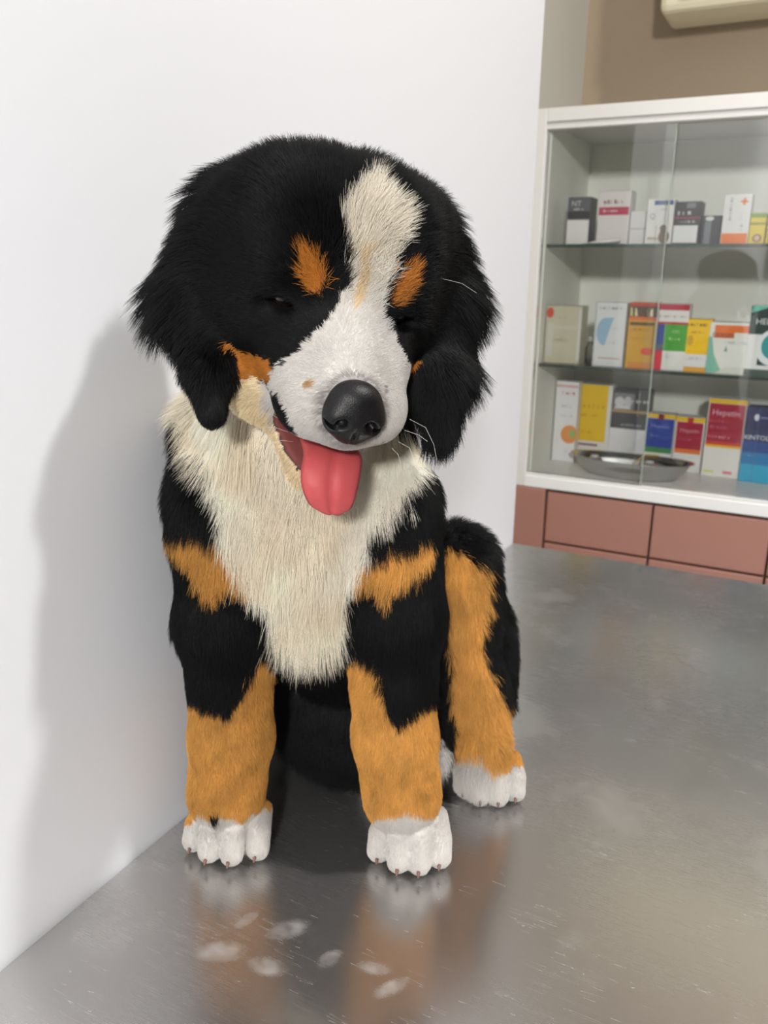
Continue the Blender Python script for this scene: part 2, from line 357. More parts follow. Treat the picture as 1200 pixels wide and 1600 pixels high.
carton('crimson topped box with a green panel and a blue strip on the middle shelf', 1026, 1073, 475, MID, 1.698, .04, (.74, .75, .72),
       [(0, 1, .91, 1, srgb(178, 40, 66)), (0, 1, .70, .735, srgb(178, 40, 50)), (.26, 1, .30, .70, srgb(66, 160, 48)), (0, .25, .30, .70, srgb(40, 70, 140)), (0, .25, 0, .30, srgb(205, 30, 52)), (0, .25, .31, .4, srgb(90, 95, 100))],
       [(12, .5, .82, .14, (.5, .35, .3)), ('cat', .62, .60, .2, srgb(170, 220, 150)), (4, .62, .48, .18, srgb(170, 220, 150)), ('G', .42, .22, .2, (.4, .42, .5))], pyb=578)
carton('bright yellow box with a white foot and tan base on the middle shelf', 1070, 1109, 499, MID, 1.70, .04, srgb(240, 195, 10),
       [(0, 1, .10, .34, (.74, .74, .74)), (0, 1, 0, .10, srgb(222, 165, 70))], [(7, .46, .90, .22, srgb(100, 75, 10)), (6, .5, .76, .16, srgb(190, 140, 10)), (6, .5, .26, .17, (.5, .5, .52))],
       [(ell(.2, .6, .12, .1), srgb(205, 160, 15))], pyb=582)
carton('wide white box with an orange label and a teal corner', 1106, 1171, 504, MID, 1.697, .045, (.74, .75, .70),
       [(.12, .97, .70, .95, srgb(222, 110, 40)), (.60, .93, .70, .81, (.72, .72, .66))], [('DEXON', .34, .755, .15, (.1, .05, .08)), (10, .7, .62, .1, (.5, .5, .55))],
       [([(0, .02), (.42, .02), (.30, .16), (.16, .38), (.08, .72), (0, .72)], srgb(128, 188, 168)), (ell(.44, .48, .045, .07, 3, math.pi * .5, math.pi * 2.5), srgb(110, 140, 115)), ([(.2, 0), (1, 0), (1, .16), (.5, .14)], (.66, .67, .60))], pyb=584)
carton('dark green and white box with a teal disc, last on the middle shelf', 1168, 1222, 478, MID, 1.695, .04, (.76, .76, .75),
       [(.0, 1, .60, 1, srgb(18, 46, 36)), (.0, 1, 0, .1, srgb(74, 88, 80)), (.35, 1, .16, .34, srgb(20, 60, 50))], [('HELO', .50, .78, .26, (.7, .75, .72))],
       [([(0, .9), (.05, 1), (.62, 1), (.2, .93)], srgb(100, 190, 165)), (ell(.78, .42, .52, .26, 28), (.76, .78, .77)), (ell(.80, .44, .38, .19, 28), srgb(40, 150, 150)), (ell(.85, .44, .2, .1, 28), srgb(30, 110, 150))], pyb=588)
# bottom board
carton('yellow box with a white foot and purple line behind the narrow white box', 872, 954, 600, BOT, 1.86, .05, (.78, .77, .72),
       [(0.0, .93, .26, 1, srgb(236, 196, 30)), (.30, .80, .20, .225, srgb(130, 60, 90))], [(7, .62, .72, .16, srgb(200, 140, 20)), (6, .62, .60, .1, srgb(205, 150, 20)), (4, .6, .38, .1, srgb(200, 140, 20))], pyb=690)
carton('narrow white box with an orange fruit print, at the left end of the case floor', 866, 901, 596, BOT, 1.82, .03, (.80, .80, .80),
       [(0, 1, .93, .96, srgb(220, 180, 175))], [(4, .6, .86, .26, srgb(200, 120, 110)), (4, .55, .7, .22, (.5, .55, .6)), (5, .55, .58, .2, (.55, .6, .6)), ('a', .62, .14, .24, (.5, .5, .5))],
       [(ell(.72, .35, .38, .115), srgb(228, 150, 85)), (ell(.86, .36, .14, .05), srgb(150, 190, 110))], pyb=715)
carton('black topped box with a grey picture, gold line and white front on the case floor', 950, 1012, 610, BOT, 1.87, .05, K,
       [(.02, .98, 0, .48, (.72, .72, .73)), (0, 1, .70, .735, srgb(170, 140, 90)), (.10, .62, .74, .96, srgb(120, 120, 124))], [(5, .8, .86, .16, LG), (8, .62, .53, .12, LG)],
       [(ell(.25, .84, .12, .07), srgb(205, 205, 205)), (ell(.46, .84, .10, .08), srgb(195, 195, 200)), ([(.12, .75), (.55, .75), (.5, .79), (.2, .80)], srgb(210, 210, 212))], pyb=710)
carton('small blue box with a yellow top and green band on the case floor', 1008, 1053, 647, BOT, 1.865, .04, WH,
       [(0, 1, .93, 1, YE), (.03, .97, .36, .92, srgb(46, 70, 160)), (.03, .97, .28, .38, srgb(70, 140, 80)), (.4, .6, .9, 1, srgb(130, 40, 40))], [('Hepatin', .5, .78, .2, srgb(150, 165, 215)), (4, .36, .6, .15, srgb(120, 140, 205))], pyb=715)
carton('small crimson box with a yellow top, left of the tall crimson box', 1053, 1099, 652, BOT, 1.855, .04, WH,
       [(0, 1, .92, 1, YE), (.05, .95, .42, .91, CR), (.05, .95, .34, .42, OR), (.4, .6, .9, 1, srgb(190, 50, 40))], [('Hepatin', .5, .76, .21, srgb(220, 150, 165)), (6, .4, .6, .15, srgb(205, 110, 130))], pyb=722)
carton('tall crimson box with a yellow top and white foot on the case floor', 1102, 1162, 624, BOT, 1.84, .045, (.80, .79, .74),
       [(0, 1, .95, 1, YE), (.03, .97, .45, .945, CR), (.03, .97, .41, .46, srgb(205, 60, 45)), (.03, .97, .385, .415, YE), (.06, .34, .05, .08, srgb(215, 220, 130)), (.58, .82, .05, .085, srgb(225, 120, 140))],
       [('Hepatin', .48, .83, .23, srgb(235, 190, 200)), (7, .34, .72, .14, srgb(205, 100, 125)), (6, .36, .64, .15, srgb(205, 100, 125)), (7, .4, .52, .15, srgb(230, 160, 180))], pyb=735)
t = carton('navy box fading to cyan with white lettering, right end of the case floor', 1161, 1217, 637, BOT, 1.83, .045, srgb(18, 26, 84),
           [(0, 1, 0, .24, srgb(30, 165, 205)), (0, 1, .24, .40, srgb(20, 120, 180)), (0, 1, .40, .55, srgb(16, 66, 138))],
           [('XINTOLVO', .5, .60, .205, (.78, .82, .86)), (5, .22, .36, .13, srgb(120, 170, 220))], [(ell(.30, .87, .07, .045), (.7, .72, .8)), ([(.40, .86), (.98, .86), (.98, .88), (.40, .88)], srgb(120, 130, 180)), ([(.36, 0), (.37, 0), (.37, 1), (.36, 1)], srgb(90, 110, 160))], pyb=745)

# kidney dish
dish = empty('kidney_dish', (cx(983, 730, 1.75), 1.75, BOT + .0003), 'shallow stainless steel kidney dish in front of the boxes on the case floor', 'dish')
hw = (cx(1080, 730, 1.75) - cx(884, 730, 1.75)) / 2
def kid(a, s, z):
    x = math.cos(a); y = math.sin(a); return (x * hw * s, (y * .056 * s + .012 * x * x * s) , z)
bm = bmesh.new(); n = 56; rings = []
for s, z in ((.30, 0), (.66, 0), (.74, .003), (.87, .020), (.94, .036), (1, .0375), (1, .0385), (.93, .0375), (.86, .021), (.73, .0045), (.66, .0015), (.30, .0015)):
    rings.append([bm.verts.new(kid(2 * math.pi * i / n, s, z)) for i in range(n)])
for a, b_ in zip(rings, rings[1:]):
    for i in range(n): bm.faces.new((a[i], a[(i + 1) % n], b_[(i + 1) % n], b_[i]))
bm.faces.new(rings[0][::-1]); bm.faces.new(rings[-1]); obj('basin', bm, M_dish, dish, True)
def tube(name, pts, r, mat, par=None, n=8):
    c = bpy.data.curves.new(name, 'CURVE'); c.dimensions = '3D'; c.bevel_depth = r; c.bevel_resolution = 3; c.use_fill_caps = True
    s = c.splines.new('POLY'); s.points.add(len(pts) - 1)
    for q, p in zip(s.points, pts): q.co = (*p, 1)
    c.materials.append(mat); o = bpy.data.objects.new(name, c); COL.objects.link(o)
    dg = bpy.context.evaluated_depsgraph_get(); dg.update(); me = bpy.data.meshes.new_from_object(o.evaluated_get(dg)); q = bpy.data.objects.new(name, me); COL.objects.link(q); q.parent = par
    bpy.data.objects.remove(o); bpy.data.curves.remove(c); return q
dz = dish.location
o = tube('yellow_tube', [(-.03, -.020, .0035), (-.012, .004, .008), (.006, .030, .024), (.022, .046, .040), (.05, .048, .041)], .0016, plain(srgb(214, 170, 50)))
o.location = dz; tag(o, 'thin yellow tube lying in the kidney dish', 'tube')
for i, (dx, lab) in enumerate(((-.075, 'round glass bottle bottom lying in the left end of the kidney dish'), (.04, 'round glass bottle bottom lying in the right half of the kidney dish'))):
    e = empty('glass_ampoule', (dz.x + dx, dz.y + .006, dz.z + .0022), lab, 'bottle', 'glass ampoules in the kidney dish')
    lathe('bottle', [(.014, 0), (.019, .003), (.020, .014), (.017, .026), (.008, .031)], M_dish, e)
    lathe('stopper', [(.008, .0312), (.008, .034)], plain((.7, .7, .7)), e)


# ------------------------------------------------------------------ the puppy: one smooth body grown from a distance field
FUR_N = 620000; VOX = .0026
def frame_from(ph, ps, ro):                             # head axes (image-right, up, muzzle) in world
    ph, ps, ro = np.radians([ph, ps, ro])
    Rx = np.array([[1, 0, 0], [0, np.cos(ph), -np.sin(ph)], [0, np.sin(ph), np.cos(ph)]])
    Ry = np.array([[np.cos(ps), 0, -np.sin(ps)], [0, 1, 0], [np.sin(ps), 0, np.cos(ps)]])
    Rz = np.array([[np.cos(ro), -np.sin(ro), 0], [np.sin(ro), np.cos(ro), 0], [0, 0, 1]])
    return RC @ (Rz @ Ry @ Rx @ np.diag([1., -1., -1.]))
HM = frame_from(42, 18, 4); HO = P(534, 482, .48)
def Hp(x, u, f): return HO + HM @ (np.array([x, u, f]) / 1000)
PR = []                                                  # group, op, k, kind, data
def cone(g, a, b, ra, rb, k=.012, op='+'): PR.append((g, op, k, 'c', (np.array(a), np.array(b), ra, rb)))
def ellip(g, c, r, Q=np.eye(3), k=.012, op='+'): PR.append((g, op, k, 'e', (np.array(c), np.array(r), Q)))
def hell(g, c, r, k=.012, op='+', tilt=0, spin=0):
    t = math.radians(tilt); T = np.array([[1, 0, 0], [0, math.cos(t), -math.sin(t)], [0, math.sin(t), math.cos(t)]])
    s = math.radians(spin); Z = np.array([[math.cos(s), -math.sin(s), 0], [math.sin(s), math.cos(s), 0], [0, 0, 1]])
    ellip(g, Hp(*c), np.array(r) / 1000, HM @ Z @ T, k, op)
def hcone(g, a, b, ra, rb, k=.012, op='+'): cone(g, Hp(*a), Hp(*b), ra / 1000, rb / 1000, k, op)

RUMP = np.array([-.315, .655, .095])
# torso
cone('body', P(478, 795, .640), P(485, 905, .650), .066, .058, .03)
cone('body', P(480, 850, .67), RUMP, .078, .085, .04)
cone('body', P(480, 690, .615), P(480, 800, .63), .060, .064, .03)
cone('body', P(345, 670, .630), P(368, 800, .615), .030, .040, .02)
ellip('body', (-.328, .620, .066), np.array([.088, .095, .064]), k=.02)
cone('neck', P(488, 640, .60), P(500, 500, .55), .056, .052, .03)
# front legs
cone('legL', P(370, 790, .612), P(356, 960, .622), .043, .035, .02); cone('legL', P(356, 960, .622), P(362, 1150, .643), .034, .0285, .012)
cone('legL', P(362, 1150, .643), P(354, 1236, .664), .0295, .0300, .012)
cone('legR', P(590, 790, .600), P(612, 950, .612), .043, .035, .02); cone('legR', P(612, 950, .612), P(617, 1150, .633), .034, .0285, .012)
cone('legR', P(617, 1150, .633), P(628, 1240, .655), .0295, .0300, .012)
# hind legs
HPR = on(2, 0, 762, 1262)
cone('hindR', (-.275, .685, .085), P(712, 880, .70), .055, .030, .025); cone('hindR', P(716, 880, .70), P(742, 1080, .735), .029, .0235, .012)
cone('hindR', P(742, 1080, .735), P(755, 1215, .742), .0235, .022, .010); cone('hindR', P(735, 990, .76), P(752, 1085, .765), .034, .026, .015)
cone('hindL', (-.355, .68, .085), (-.372, .60, .150), .050, .030, .025); cone('hindL', (-.372, .60, .150), (-.345, .635, .045), .028, .022, .012)
cone('hindL', (-.345, .635, .045), P(655, 1175, .715), .021, .019, .012)
cone('tail', RUMP + np.array([0, .05, -.04]), RUMP + np.array([.03, .13, -.072]), .026, .018, .015)
# paws and toes
CLAWS = []
def paw(g, contact, fwd, offs, scale=1.0):
    fwd = np.array([*fwd, 0]); fwd /= np.linalg.norm(fwd); lat = np.array([-fwd[1], fwd[0], 0])
    c = np.array([contact[0], contact[1], 0]) - fwd * .034 * scale
    ellip(g, c + (0, 0, .019), np.array([.021, .024, .017]) * scale, np.stack([lat, fwd, [0, 0, 1]], 1), .008)
    for i, o_ in enumerate(offs):
        fw = (.024 if i in (1, 2) else .014) * scale
        q = (.78, 1, 1, .82)[i] * scale
        a = c + lat * o_ * .80 + fwd * (fw - .018) + (0, 0, .036 * q); m2 = c + lat * o_ * .97 + fwd * (fw - .001) + (0, 0, .0285 * q); b = c + lat * o_ + fwd * (fw + .005) + (0, 0, .0112 * scale)
        cone(g + 'toe', a, m2, .0094 * scale, .0094 * scale, .0030); cone(g + 'toe', m2, b, .0094 * scale, .0094 * scale, .0010)
        CLAWS.append((b + fwd * .0098 * scale + (0, 0, -.003), fwd))
paw('legL', on(2, 0, 350, 1358), (.30, -.95), (-.0305, -.0135, .0050, .0230))
paw('legR', on(2, 0, 634, 1372), (.34, -.94), (-.0235, -.0065, .0100, .0250))
paw('hindR', HPR, (.30, -.95), (-.0225, -.0065, .0090, .0235), .92)
ellip('hindL', P(668, 1185, .712), (.012, .018, .016), k=.008)
cone('hindLtoe', P(672, 1160, .707), P(674, 1205, .703), .0085, .008, .003)
# head
hell('head', (0, 7, -54), (60, 50, 60), .02)
for s in (-1, 1): hell('head', (s * 27, 14, -52), (37, 35, 48), .02)
for s in (-1, 1):
    hell('head', (s * 25, 10, -12), (24, 17, 20), .014)
    hell('head', (s * 42, -20, -34), (32, 34, 38), .02)
    hell('head', (s * 36, -2, -16), (17, 15, 14), .01)
hcone('muzzle', (0, -17, -6), (0, -25, 56), 31, 22, .02)
for s in (-1, 1): hell('muzzle', (s * 17, -33, 43), (22, 20, 31), .010)
hell('muzzle', (0, -30, 66), (17, 17, 15), .008)
for s in (-1, 1): hell('muzzle', (s * 24, -28, 10), (22, 22, 26), .014)
# lower jaw, dropped open
hcone('jaw', (0, -60, -30), (0, -99, 30), 29, 12, .012)
for s in (-1, 1): hcone('jaw', (s * 30, -54, -8), (s * 9, -93, 34), 16, 9, .010); hell('jaw', (s * 36, -64, -14), (23, 24, 30), .014)
hell('jaw', (0, -68, 26), (28, 12, 38), .003, '-', 32)
hell('jaw', (0, -58, 0), (34, 7, 24), .003, '-', 24)
# eye sockets
EYE = {}
for s in (-1, 1):
    EYE[s] = Hp(s * 33.5, -.5, -8)
    hell('head', (s * 34.5, 0, 3), (10, 4.6, 9), .004, '-')
# ears
EL = [P(370, 350, .528), P(318, 475, .508), P(325, 585, .49), P(331, 648, .48)]
for (a, b), (ra, rb) in zip(zip(EL, EL[1:]), ((.024, .022), (.022, .0120), (.0120, .0085))): cone('earL', a, b, ra, rb, .028 if ra == .024 else .010)
ER = [P(636, 372, .548), P(678, 470, .542), P(684, 590, .53), P(687, 680, .525)]
for (a, b), (ra, rb) in zip(zip(ER, ER[1:]), ((.024, .022), (.022, .017), (.017, .0095))): cone('earR', a, b, ra, rb, .022 if ra == .024 else .010)

def prim(p, kind, d):
    if kind == 'c':
        a, b, ra, rb = d; ba = b - a; t = np.clip(((p - a) @ ba) / (ba @ ba), 0, 1)
        return np.linalg.norm(p - a - t[..., None] * ba, axis=-1) - (ra + t * (rb - ra))
    c, r, Q = d; q = (p - c) @ Q; k0 = np.linalg.norm(q / r, axis=-1); k1 = np.linalg.norm(q / (r * r), axis=-1) + 1e-9
    return k0 * (k0 - 1) / k1
def smin(a, b, k):
    h = np.maximum(k - np.abs(a - b), 0) / k; return np.minimum(a, b) - h * h * k * .25
def sdf(p, groups=None):
    d = np.full(p.shape[:-1], 1.0)
    for g, op, k, kind, dat in PR:
        if groups and g not in groups: continue
        q = prim(p, kind, dat); d = smin(d, q, k) if op == '+' else -smin(-d, q, k)
    return d
def bounds(kind, d):
    if kind == 'c': a, b, ra, rb = d; r = max(ra, rb); return np.minimum(a, b) - r, np.maximum(a, b) + r
    c, r, Q = d; e = np.sqrt(((Q * r) ** 2).sum(1)); return c - e, c + e
def surface_net(prims, vox, clamp_z=None):
    lo = np.min([bounds(q[3], q[4])[0] for q in prims], 0) - 4 * vox; hi = np.max([bounds(q[3], q[4])[1] for q in prims], 0) + 4 * vox
    n = np.ceil((hi - lo) / vox).astype(int) + 1
    D = np.full(n, .03)
    for g, op, k, kind, dat in prims:
        a, b = bounds(kind, dat); pad = k + .012
        i0 = np.clip(np.floor((a - pad - lo) / vox).astype(int), 0, n - 1); i1 = np.clip(np.ceil((b + pad - lo) / vox).astype(int) + 1, 1, n)
        ax = [lo[j] + vox * np.arange(i0[j], i1[j]) for j in range(3)]
        p = np.stack(np.meshgrid(*ax, indexing='ij'), -1); q = prim(p, kind, dat)
        sl = tuple(slice(i0[j], i1[j]) for j in range(3)); D[sl] = smin(D[sl], q, k) if op == '+' else -smin(-D[sl], q, k)
    if clamp_z is not None:
        z = lo[2] + vox * np.arange(n[2]); D = np.maximum(D, (clamp_z - z)[None, None, :])
    s = D < 0
    corners = [(i, j, k) for i in (0, 1) for j in (0, 1) for k in (0, 1)]
    sh = tuple(q - 1 for q in n)
    def C(A, c): return A[c[0]:c[0] + sh[0], c[1]:c[1] + sh[1], c[2]:c[2] + sh[2]]
    cnt = sum(C(s, c).astype(np.int8) for c in corners)
    act = (cnt > 0) & (cnt < 8); idx = np.full(sh, -1); ids = np.argwhere(act); idx[act] = np.arange(len(ids))
    acc = np.zeros((len(ids), 3)); num = np.zeros(len(ids))
    for a in corners:
        for ax in range(3):
            if a[ax]: continue
            b = list(a); b[ax] = 1
            da = D[tuple((ids + a).T)]; db = D[tuple((ids + b).T)]; x = (da < 0) != (db < 0)
            t = np.where(x, da / np.where(x, da - db, 1), 0); pt = np.tile(np.array(a, float), (len(ids), 1)); pt[:, ax] = t
            acc[x] += pt[x]; num[x] += 1
    V = lo + (ids + acc / num[:, None]) * vox
    F = []
    for ax in range(3):
        u, v = [(1, 2), (2, 0), (0, 1)][ax]
        A = s; B = np.roll(s, -1, ax); e = A != B; sl = [slice(1, n[j] - 1) for j in range(3)]
        mask = np.zeros_like(e); mask[tuple(sl)] = e[tuple(sl)]; P_ = np.argwhere(mask)
        du = np.eye(3, dtype=int)[u]; dv = np.eye(3, dtype=int)[v]
        q = np.stack([idx[tuple((P_ - du - dv).T)], idx[tuple((P_ - dv).T)], idx[tuple(P_.T)], idx[tuple((P_ - du).T)]], 1)
        ins = s[tuple(P_.T)]; q[~ins] = q[~ins][:, ::-1]; F.append(q)
    return V, np.concatenate(F)
def smooth_verts(V, F, it=2, w=.5):
    for _ in range(it):
        acc = np.zeros_like(V); c = np.zeros(len(V))
        for i in range(4):
            for j in (1, 3):
                np.add.at(acc, F[:, i], V[F[:, (i + j) % 4]]); np.add.at(c, F[:, i], 1)
        V = V * (1 - w) + w * acc / c[:, None]
    return V
def mesh_from(name, V, F, mat, parent=None):
    me = bpy.data.meshes.new(name); me.vertices.add(len(V)); me.vertices.foreach_set('co', V.astype(np.float32).ravel())
    me.loops.add(F.size); me.loops.foreach_set('vertex_index', F.astype(np.int32).ravel())
    me.polygons.add(len(F)); me.polygons.foreach_set('loop_start', np.arange(0, F.size, F.shape[1], dtype=np.int32))
    me.update(calc_edges=True); me.validate()
    me.polygons.foreach_set('use_smooth', np.ones(len(me.polygons), dtype=bool)); me.materials.append(mat)
    o = bpy.data.objects.new(name, me); COL.objects.link(o); o.parent = parent; return o

V, F = surface_net(PR, VOX, .0012); V = smooth_verts(V, F, 2)

# ---- value noise
def vnoise(p, s, seed=0):
    q = p * s + seed * 17.3; i = np.floor(q).astype(np.int64); f = q - i; f = f * f * (3 - 2 * f); r = 0
    for c in ((a, b, d) for a in (0, 1) for b in (0, 1) for d in (0, 1)):
        h = ((i[..., 0] + c[0]) * 73856093 ^ (i[..., 1] + c[1]) * 19349663 ^ (i[..., 2] + c[2]) * 83492791 ^ seed * 2654435) & 0xffff
        h = (h * 40503 + 12345 & 0xffff) / 65535
        w = np.prod([f[..., j] if c[j] else 1 - f[..., j] for j in range(3)], 0); r = r + h * w
    return r
# nose pad shapes
_old = PR; PR = []
hell('n', (0, -19, 73), (16.5, 13, 11), .004); hell('n', (0, -26, 77), (12, 11, 10), .006); hell('n', (0, -12, 70), (12, 8, 9), .006)
for s in (-1, 1):
    hell('n', (s * 9.5, -22, 78), (7.5, 8, 7), .004)
    hell('n', (s * 8.0, -21, 86), (3.6, 2.8, 6), .002, '-', 0, -s * 25); hell('n', (s * 13.5, -24, 82), (4, 1.4, 6), .002, '-', 0, s * 20)
hell('n', (0, -33, 87), (.8, 9, 4), .002, '-')
NOSEP = PR; PR = _old
# ---- markings: outlines laid on the puppy's own surface, kept in flat frames that belong to head and body
G_HEAD = ('head', 'muzzle', 'jaw'); G_FRONT = ('body', 'neck', 'legL', 'legR', 'legLtoe', 'legRtoe'); G_HIND = ('hindR', 'hindRtoe'); G_LEGS = ('legL', 'legR', 'legLtoe', 'legRtoe')
NH = _unit(HM[:, 2] + HM[:, 1] * .75); FH = np.stack([HM[:, 0], np.cross(NH, HM[:, 0])])
NB = _unit(np.array([.50, -.86, .12])); XB = _unit(np.array([.86, .50, 0])); FB = np.stack([XB, np.cross(NB, XB)])
def lay(pts, groups, fr):
    out = []
    for px, py in pts:
        r = _unit(RC @ np.array([px - 600, py - 800, FPX])); t = .3; best = (9, t)
        for _ in range(60):
            d = float(sdf((CAM + r * t)[None], groups)[0])
            if d < best[0]: best = (d, t)
            if d < .0004: break
            t += max(d * .85, .0004)
            if t > 1.1: break
        out.append(fr @ (CAM + r * best[1]))
    return np.array(out)
def inside(q, poly):
    c = np.zeros(len(q), bool); x, y = q.T
    for (x0, y0), (x1, y1) in zip(poly, np.roll(poly, -1, 0)):
        h = ((y0 > y) != (y1 > y)) & (x < (x1 - x0) * (y - y0) / (y1 - y0 + 1e-12) + x0); c ^= h
    return c
BLACK = np.array(srgb(8, 8, 9)); TAN = np.array(srgb(206, 150, 76)); RUST = np.array(srgb(178, 112, 44)); WHITE = np.array(srgb(200, 196, 191)); BLAZE = np.array(srgb(226, 218, 202)); RUFF = np.array(srgb(248, 240, 224)); CREAM = np.array(srgb(236, 216, 178)); PINK = np.array(srgb(206, 160, 150))
MARKS = []
def mark(groups, fr, col, pts, ragged): MARKS.append((groups, fr, col, lay(pts, groups, fr), ragged))
# head
mark(G_HEAD, FH, RUST, [(352, 535), (392, 555), (432, 572), (415, 600), (410, 618), (352, 622)], .002)
mark(G_HEAD, FH, RUST, [(640, 572), (668, 560), (664, 600), (640, 650), (622, 690), (628, 640)], .002)
mark(('jaw',), FH, CREAM, [(300, 600), (408, 590), (450, 620), (520, 720), (520, 820), (330, 820), (300, 700)], .003)
mark(('jaw',), FH, CREAM, [(610, 690), (640, 655), (660, 660), (640, 800), (560, 800), (560, 715)], .003)
mark(G_HEAD, FH, WHITE, [(585, 285), (592, 294), (608, 318), (626, 345), (628, 375), (613, 420), (600, 455), (596, 488), (612, 520), (632, 560), (650, 595), (654, 625), (640, 650), (625, 690), (600, 712), (565, 722),
                         (500, 722), (450, 700), (425, 650), (408, 606), (425, 580), (470, 548), (510, 508), (528, 482), (541, 445), (539, 400), (534, 350), (541, 330), (556, 312), (576, 298)], .0022)
mark(G_HEAD, FH, np.array(srgb(160, 154, 150)), [(480, 704), (520, 710), (545, 704), (580, 700), (600, 690), (606, 712), (560, 728), (500, 728)], .002)
mark(('earL',), FH, RUST, [(348, 470), (375, 470), (372, 540), (352, 548)], .001)
mark(G_HEAD, FH, np.array(srgb(208, 186, 150)), [(557, 405), (573, 400), (572, 440), (562, 482), (551, 484), (553, 440)], .002)
mark(G_HEAD, FH, RUST, [(468, 398), (486, 396), (503, 414), (509, 440), (503, 458), (490, 460), (476, 446), (474, 420)], .0016)
mark(G_HEAD, FH, RUST, [(640, 420), (652, 428), (640, 450), (628, 474), (613, 484), (603, 474), (608, 452), (622, 432)], .0016)
mark(G_HEAD, FH, np.array(srgb(176, 140, 100)), [(477, 597), (487, 592), (494, 598), (486, 606), (478, 606)], .0008)
mark(G_HEAD, FH, np.array(srgb(150, 146, 146)), [(598, 603), (604, 601), (606, 614), (600, 616)], .0008)
# body, front
mark(G_FRONT, FB, TAN, [(264, 812), (300, 820), (345, 830), (390, 868), (400, 895), (360, 890), (330, 915), (305, 880), (285, 850)], .005)
mark(G_FRONT, FB, TAN, [(560, 868), (590, 850), (640, 838), (672, 828), (668, 850), (650, 880), (625, 905), (608, 925), (590, 900), (555, 905)], .005)
mark(G_FRONT, FB, RUFF, [(285, 590), (305, 580), (400, 600), (640, 640), (655, 700), (648, 740), (628, 775), (600, 790), (575, 815), (580, 850), (570, 880), (545, 905), (535, 950), (515, 985), (490, 1000), (460, 1000),
                          (438, 985), (430, 950), (412, 905), (385, 870), (345, 835), (350, 790), (338, 745), (322, 700), (305, 655), (290, 622)], .006)
mark(G_LEGS, FB, TAN, [(430, 995), (440, 1080), (445, 1250), (430, 1300), (250, 1300), (250, 1230), (288, 1095), (310, 1098), (350, 1118), (378, 1085), (392, 1040), (410, 1005)], .0035)
mark(G_LEGS, FB, TAN, [(535, 1010), (560, 1008), (588, 1030), (600, 1070), (606, 1115), (622, 1135), (650, 1110), (690, 1085), (720, 1095), (720, 1300), (530, 1300)], .0035)
mark(G_FRONT, FB, WHITE, [(275, 1295), (294, 1290), (310, 1270), (322, 1272), (330, 1285), (345, 1270), (365, 1276), (378, 1288), (392, 1268), (425, 1262), (460, 1255), (460, 1400), (270, 1400)], .0014)
mark(G_FRONT, FB, WHITE, [(560, 1292), (590, 1272), (640, 1268), (708, 1258), (750, 1250), (750, 1400), (555, 1400)], .0018)
mark(G_FRONT, FB, BLACK, [(325, 1268), (343, 1266), (340, 1280), (331, 1290)], .0008)
# hind leg
mark(G_HIND, FB, TAN, [(690, 868), (706, 855), (732, 872), (762, 885), (762, 950), (748, 1000), (768, 1050), (788, 1100), (812, 1150), (835, 1210), (690, 1210), (688, 1000)], .004)
mark(G_HIND, FB, WHITE, [(700, 1185), (730, 1176), (752, 1180), (765, 1202), (780, 1204), (805, 1196), (835, 1200), (840, 1290), (690, 1290)], .0016)
mark(('hindL', 'hindLtoe'), FB, WHITE, [(600, 1100), (720, 1100), (720, 1260), (600, 1260)], .001)

GROUPS = ['body', 'neck', 'legL', 'legR', 'legLtoe', 'legRtoe', 'hindR', 'hindRtoe', 'hindL', 'hindLtoe', 'tail', 'head', 'muzzle', 'jaw', 'earL', 'earR']
def weights(p):
    D = np.stack([sdf(p, (g,)) for g in GROUPS], 1); D -= D.min(1, keepdims=True); w = np.exp(-(D / .004)); return w / w.sum(1, keepdims=True)
def colour_of(p, w, jit=True):
    c = np.tile(BLACK, (len(p), 1)); dom = np.argmax(w, 1)
    jx = np.stack([vnoise(p, 260, s) + .6 * vnoise(p, 900, s + 5) - .8 for s in (1, 2)], 1) * (1.6 if jit else 0)
    for groups, fr, col, poly, rag in MARKS:
        ok = np.isin(dom, [GROUPS.index(g) for g in groups]); q = p[ok] @ fr.T + jx[ok] * rag
        k = np.where(ok)[0][inside(q, poly)]; c[k] = col
    hu = np.clip((((p - HO) @ HM[:, 1]) - .004) / .03, 0, 1)[:, None]; hw_ = (dom >= 11) & (np.abs(c - WHITE).sum(1) < .01); c = np.where(hw_[:, None], c * (1 - hu) + hu * BLAZE, c)
    nd = np.min([prim(p, q[3], q[4]) for q in NOSEP if q[1] == '+'], 0); rim = np.clip(1 - nd / .006, 0, 1) * (dom >= 11) * (c.min(1) > .3); up_ = ((p - HO) @ HM[:, 1] > -.030); rim = rim * np.where(up_, .75, .45)
    return c * (1 - rim[:, None]) + rim[:, None] * np.array(srgb(96, 90, 90))
WV = weights(V)
COLV = colour_of(V, WV)
# skin of the open mouth and the lips
L3 = (V - HO) @ HM * 1000                               # head coordinates, mm
mouthd = np.minimum(prim(V, 'e', PR[[i for i, q in enumerate(PR) if q[0] == 'jaw' and q[1] == '-'][0]][4]), prim(V, 'e', PR[[i for i, q in enumerate(PR) if q[0] == 'jaw' and q[1] == '-'][1]][4]))
MOUTH = (mouthd < .0016) & (np.argmax(WV, 1) >= 11)
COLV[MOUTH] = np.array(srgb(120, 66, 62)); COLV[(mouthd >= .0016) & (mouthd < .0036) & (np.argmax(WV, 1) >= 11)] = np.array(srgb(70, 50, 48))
M_skin = pmat('dog_skin', (.5, .5, .5), .7, spec=.2); n_, l_, b_ = nt(M_skin)
at_ = n_.new('ShaderNodeAttribute'); at_.attribute_name = 'coat'; l_.new(at_.outputs['Color'], b_.inputs['Base Color'])
puppy = empty('puppy', (-.31, .50, 0), 'fluffy black, tan and white puppy sitting on the steel table with its tongue out', 'dog')
LOC = np.array(puppy.location)
